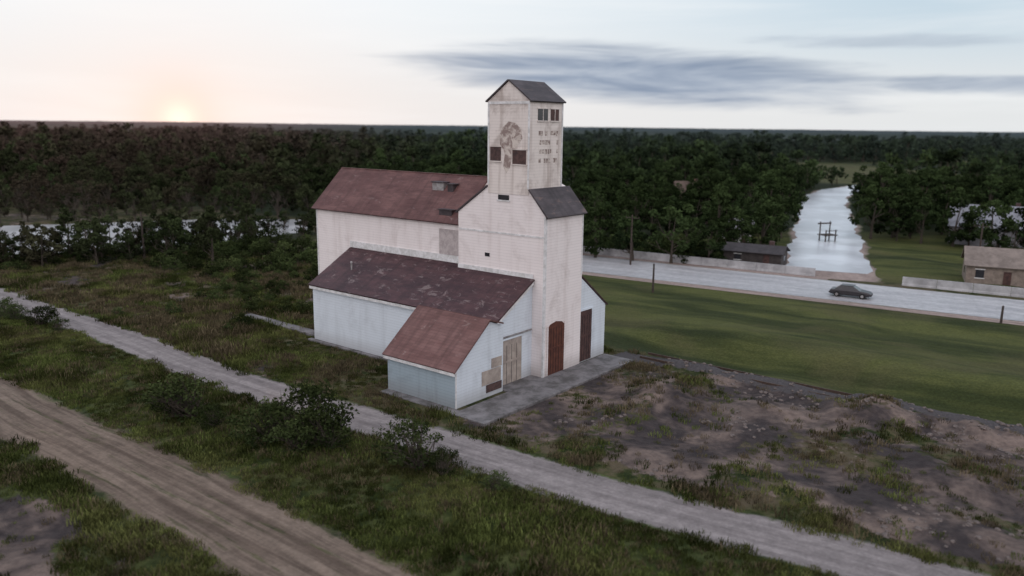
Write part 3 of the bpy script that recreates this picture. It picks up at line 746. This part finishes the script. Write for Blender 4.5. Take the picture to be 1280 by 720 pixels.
k&=~(above_lane(Xg,Yg)&(Xg>-8)&(n2(Xg,Yg,1.6,66)<.1)&(u>.15))
Xg,Yg,dr,farg=Xg[k],Yg[k],dr[k],farg[k]
u2=rng.uniform(size=len(Xg)); isd=(dr*.85*sst(n2(Xg,Yg,2.0,64),-.8,.5)+.08)>u2
gi_=np.where(isd,rng.integers(4,7,len(Xg)),rng.integers(0,4,len(Xg)))
sc=rng.uniform(.4,1.05,len(Xg))*(1+.35*n2(Xg,Yg,3,65))*np.where(farg,1.6,1)
scatter('grass_verge',np.stack([Xg,Yg,hgt(Xg,Yg)],1),rng.uniform(0,6.28,len(Xg)),np.clip(sc,.3,2.2),gi_,c_g)
def stone(name,seed):
    import bmesh
    r=random.Random(seed); bm=bmesh.new(); bmesh.ops.create_icosphere(bm,subdivisions=2,radius=.5)
    for v in bm.verts:
        v.co*=r.uniform(.8,1.15); v.co.z*=.6
    me=bpy.data.meshes.new(name); bm.to_mesh(me); bm.free(); me.materials.append(MT['rubble']); return me
c_s=collection_of('rubble_stone',[stone('stone_%d'%i,i) for i in range(4)])
Xs=rng.uniform(3,45,4000); Ys=rng.uniform(34,70,4000); ex,ey=toE(Xs,Ys); d=masks(Xs,Ys)[0]
k=(((d>.45)&(n2(Xs,Ys,2.5,71)>.45))|((np.abs(ey-19)<1.6)&(rng.uniform(size=4000)<.7)))&(ex>4)&(distpoly(Xs,Ys,LANE)>3)&above_lane(Xs,Ys)
Xs,Ys=Xs[k],Ys[k]
scatter('rubble',np.stack([Xs,Ys,hgt(Xs,Ys)],1),rng.uniform(0,6.28,len(Xs)),rng.uniform(.06,.5,len(Xs))**1.3,rng.integers(0,4,len(Xs)),c_s)

# ------------------------------------------------------------------ houses, poles, car
def house(name,x,y,rz,w,d,h,rh,wm,rm):
    e=empty(name,(x,y,0),rz)
    prism('walls',[(-d/2,-.3),(-d/2,h),(0,h+rh),(d/2,h),(d/2,-.3)],'x',-w/2,w/2,wm,e)
    ov=.4; sl=rh/(d/2)
    slab('roof_front',(-d/2-ov,h-ov*sl+.03),(0,h+rh+.03),'x',-w/2-.35,w/2+.35,.14,rm,e)
    slab('roof_back',(d/2+ov,h-ov*sl+.03),(0,h+rh+.03),'x',-w/2-.35,w/2+.35,.14,rm,e)
    n=max(2,int(w/3))
    for i in range(n):
        xc=-w/2+(i+.5)*w/n
        if i==n//2:
            box('door',xc-.45,xc+.45,-d/2-.05,-d/2-.003,0,min(2.05,h-.2),MT['browndoor'],e); continue
        box('window_%d'%i,xc-.5,xc+.5,-d/2-.04,-d/2-.003,h*.38,h*.78,MT['glass'],e)
        box('window_frame_%d'%i,xc-.6,xc+.6,-d/2-.07,-d/2-.003,h*.38-.12,h*.38-.004,MT['trim'],e)
        box('window_head_%d'%i,xc-.6,xc+.6,-d/2-.07,-d/2-.003,h*.78+.004,h*.78+.12,MT['trim'],e)
    for s in (-1,1):
        xx=s*w/2
        box('gable_window_%d'%s,min(xx+s*.003,xx+s*.04),max(xx+s*.003,xx+s*.04),-.5,.5,h*.4,h*.78,MT['glass'],e)
    if w>7: box('chimney',w*.22,w*.22+.7,.2,.9,h+rh*.5,h+rh+.7,MT['brownboard'],e)
    return e
wallc=[simple_mat('house_wall_%d'%i,c) for i,c in enumerate([(.32,.32,.36),(.28,.23,.20),(.24,.18,.15),(.55,.55,.55),(.07,.06,.06)])]
roofc=[simple_mat('house_roof_%d'%i,c,scale=.8) for i,c in enumerate([(.27,.28,.32),(.24,.20,.18),(.14,.10,.085),(.25,.25,.27),(.06,.055,.06)])]
for i,h in enumerate(HOUSES): house(*h,wallc[i],roofc[i])

def pole(x,y,h,arm=True,rz=0):
    V=[];F=[]; tube(V,F,[(0,0,-.3),(0,0,h*.5),(0,0,h)],[.16,.13,.10],8)
    if arm:
        tube(V,F,[(-1.1,.12,h-.5),(1.1,.12,h-.5)],[.06,.06],4)
        for s in (-1,-.45,.45,1): tube(V,F,[(s,.12,h-.46),(s,.12,h-.25)],[.04,.05],5)
    o=meshobj('utility_pole',V,F,MT['wood']); o.location=(x,y,0); o.rotation_euler=(0,0,rz); return o
pole(17.6,117.6,7.5,True,-.55)
pole(66,112,7.5,True,-.55); pole(-55,118,7,True,-.5)
def post(x,y,h):
    V=[];F=[]; tube(V,F,[(0,0,-.2),(0,0,h)],[.14,.11],7); tube(V,F,[(0,0,h),(0,0,h+.15)],[.16,.03],7)
    o=meshobj('marker_post',V,F,MT['wood']); o.location=(x,y,0)
post(17.6,98.0,3.4); post(52.3,83.2,1.8)
e=empty('timber_landing_stage',(57.8,146,0),.35)
for i,(px,py) in enumerate([(-1.1,-.8),(1.1,-.8),(-1.1,.8),(1.1,.8)]):
    V=[];F=[]; tube(V,F,[(px,py,-.4),(px,py,3.6 if py>0 else 2.2)],[.13,.11],7); meshobj('pile_%d'%i,V,F,MT['wood'],e)
box('deck',-1.4,1.4,-1.1,1.1,1.15,1.3,MT['wood'],e); box('crossbeam',-1.5,1.5,.92,1.06,3.1,3.35,MT['wood'],e); box('handrail',-1.3,1.3,-.98,-.9,2.0,2.1,MT['wood'],e)

def car(name,x,y,rz,mat):
    e=empty(name,(x,y,.03),rz)
    secs=[(-2.35,.45,.62,.80),(-2.2,.32,.88,.88),(-1.4,.28,.95,.92),(0,.28,.97,.93),(1.2,.28,.93,.92),(2.1,.32,.80,.86),(2.4,.42,.62,.74)]
    V=[];F=[]
    for (sx,z0,z1,hw) in secs:
        V+=[(sx,-hw*.9,z0),(sx,-hw,z0+.15),(sx,-hw,z1-.15),(sx,-hw*.88,z1),(sx,hw*.88,z1),(sx,hw,z1-.15),(sx,hw,z0+.15),(sx,hw*.9,z0)]
    for i in range(len(secs)-1):
        for j in range(8): F.append((i*8+j,i*8+(j+1)%8,(i+1)*8+(j+1)%8,(i+1)*8+j))
    F+=[tuple(range(8)),tuple(range((len(secs)-1)*8,len(secs)*8))]
    fixn(meshobj('body',V,F,mat,e,smooth=False))
    V=[(-1.75,-.84,.93),(1.15,-.84,.93),(1.15,.84,.93),(-1.75,.84,.93),(-1.1,-.66,1.40),(.35,-.66,1.40),(.35,.66,1.40),(-1.1,.66,1.40)]
    fixn(meshobj('cabin_glass',V,[(0,1,2,3),(4,5,6,7),(0,1,5,4),(1,2,6,5),(2,3,7,6),(3,0,4,7)],MT['glass'],e))
    box('roof_panel',-1.12,.38,-.66,.66,1.403,1.46,mat,e,.02)
    for sx in (-1.45,1.45):
        for sy in (-.86,.86):
            V=[];F=[]; tube(V,F,[(sx,sy-.11,.33),(sx,sy+.11,.33)],[.33,.33],18)
            F+=[tuple(range(18)),tuple(range(18,36))]
            meshobj('wheel',V,F,MT['black'],e)
            V=[];F=[]; s=1 if sy>0 else -1; tube(V,F,[(sx,sy+s*.10,.33),(sx,sy+s*.125,.33)],[.19,.17],12); F+=[tuple(range(12,24))]
            meshobj('hub',V,F,MT['metal'],e)
    box('front_bumper',2.3,2.45,-.7,.7,.38,.55,MT['black'],e,.02); box('rear_bumper',-2.42,-2.3,-.7,.7,.38,.55,MT['black'],e,.02)
    return e
car('parked_car',41.5,96.1,math.atan2(HD[1],HD[0]),MT['carpaint'])

# ------------------------------------------------------------------ sky / light
SUNAZ=math.atan2(-.41,1.0); SUNEL=R(3.0)
w=bpy.data.worlds.new('World'); scene.world=w; w.use_nodes=True; nt=w.node_tree
try: w.cycles.sampling_method='NONE'
except Exception as ex_: print('mis',ex_)
bg=nt.nodes['Background']
sky=nt.nodes.new('ShaderNodeTexSky'); sky.sky_type='NISHITA'; sky.sun_disc=False
sky.sun_elevation=SUNEL; sky.sun_rotation=SUNAZ%(2*math.pi); sky.altitude=300; sky.dust_density=1.0
tc=nt.nodes.new('ShaderNodeTexCoord').outputs['Generated']
x,y,z=SEP(nt,tc)
az=M(nt,'ARCTAN2',x,y); el=M(nt,'ARCSINE',z)
elc=M(nt,'MAXIMUM',el,0.0)
hor=MIX(nt,SS(nt,az,-.55,.6),(0.88,0.84,0.83),(0.78,0.80,0.81))
up=MIX(nt,SS(nt,az,-.25,.6),(0.89,0.925,0.955),(0.54,0.67,0.77))
veil=MIX(nt,SS(nt,elc,.015,.15),hor,up)
zen=MIX(nt,SS(nt,M(nt,'ABSOLUTE',az),.8,2.4),(0.54,0.66,0.82),(1.16,1.16,1.22))
veil=MIX(nt,SS(nt,elc,.16,.6),veil,zen)
behind=SS(nt,M(nt,'ABSOLUTE',az),.9,2.2)
veil=MIX(nt,M(nt,'MULTIPLY',behind,.85),veil,(1.36,1.28,1.31))
cv=COMB(nt,M(nt,'MULTIPLY',az,2.2),M(nt,'MULTIPLY',el,20.0),0.0)
hs=NOISE(nt,cv,1.0,4,0.6,0.3)
veil=MIX(nt,M(nt,'MULTIPLY',SS(nt,hs,.42,.72),.40),veil,(0.95,0.96,0.97))
cn=NOISE(nt,COMB(nt,M(nt,'MULTIPLY',az,5.0),M(nt,'MULTIPLY',el,42.0),2.0),1.0,4,0.62,0.4)
def bank(ac,aw,ec,ew,slope,k,nz=2.0):
    da=M(nt,'DIVIDE',M(nt,'SUBTRACT',az,ac),aw)
    e0=M(nt,'ADD',ec,M(nt,'MULTIPLY',M(nt,'SUBTRACT',az,ac),slope))
    de=M(nt,'DIVIDE',M(nt,'SUBTRACT',el,e0),ew)
    r2=M(nt,'ADD',M(nt,'POWER',M(nt,'ABSOLUTE',da),2.0),M(nt,'POWER',M(nt,'ABSOLUTE',de),2.0))
    v=M(nt,'ADD',M(nt,'SUBTRACT',1.0,r2),M(nt,'MULTIPLY',M(nt,'SUBTRACT',cn,.5),nz))
    return M(nt,'MULTIPLY',SS(nt,v,.0,1.0),k)
b1=bank(.16,.34,.060,.040,-.060,1.0,1.4); b2=bank(.56,.22,.048,.014,-.01,.8); b3=bank(.42,.16,.096,.010,-.02,.4); b4=bank(-1.3,.5,.12,.03,0,.5)
cl=M(nt,'MAXIMUM',M(nt,'MAXIMUM',b1,b2),M(nt,'MAXIMUM',b3,b4))
ccol=MIX(nt,SS(nt,cn,.35,.7),(0.40,0.465,0.57),(0.25,0.315,0.43))
veil=MIX(nt,cl,veil,ccol)
sd=(math.sin(SUNAZ),math.cos(SUNAZ),.004)
vm=nt.nodes.new('ShaderNodeVectorMath'); vm.operation='DOT_PRODUCT'; nt.links.new(tc,vm.inputs[0]); vm.inputs[1].default_value=sd
dp=M(nt,'MAXIMUM',vm.outputs['Value'],0.0)
veil=MIX(nt,M(nt,'MULTIPLY',M(nt,'POWER',dp,60.0),.28),veil,(1.0,0.84,0.78))
veil=MIX(nt,M(nt,'MULTIPLY',M(nt,'POWER',dp,1000.0),.75),veil,(1.0,0.72,0.62))
veil=MIX(nt,M(nt,'MULTIPLY',M(nt,'POWER',dp,6000.0),.8),veil,(1.3,1.08,.92))
s11=nt.nodes.new('ShaderNodeVectorMath'); s11.operation='SCALE'; nt.links.new(veil,s11.inputs[0]); s11.inputs['Scale'].default_value=10.0
s12=nt.nodes.new('ShaderNodeVectorMath'); s12.operation='SCALE'; nt.links.new(sky.outputs[0],s12.inputs[0]); s12.inputs['Scale'].default_value=.02
s13=nt.nodes.new('ShaderNodeVectorMath'); s13.operation='ADD'; nt.links.new(s11.outputs[0],s13.inputs[0]); nt.links.new(s12.outputs[0],s13.inputs[1])
nt.links.new(s13.outputs[0],bg.inputs['Color']); bg.inputs['Strength'].default_value=.1

sl=bpy.data.lights.new('sun','SUN'); sl.energy=2.2; sl.color=(1,.62,.42); sl.angle=R(1.5)
so=link(bpy.data.objects.new('sun',sl))
d=Vector((math.sin(SUNAZ)*math.cos(SUNEL),math.cos(SUNAZ)*math.cos(SUNEL),math.sin(SUNEL)))
so.rotation_euler=d.to_track_quat('Z','Y').to_euler()

# ------------------------------------------------------------------ camera
cam=bpy.data.cameras.new('camera'); co=link(bpy.data.objects.new('camera',cam))
cam.sensor_width=36; cam.lens=28.125; cam.clip_end=40000; cam.clip_start=.5
co.matrix_world=Matrix.Translation((0,0,20))@Matrix.Rotation(R(90-11.4),4,'X')@Matrix.Rotation(R(.67),4,'Z')
cam.dof.use_dof=True; cam.dof.focus_distance=64; cam.dof.aperture_fstop=.14
scene.camera=co
scene.view_settings.view_transform='Standard'; scene.view_settings.look='None'; scene.view_settings.exposure=0
print('TREES',len(X1),len(X2),'GRASS',len(Xg),'BUSH',len(Xb))
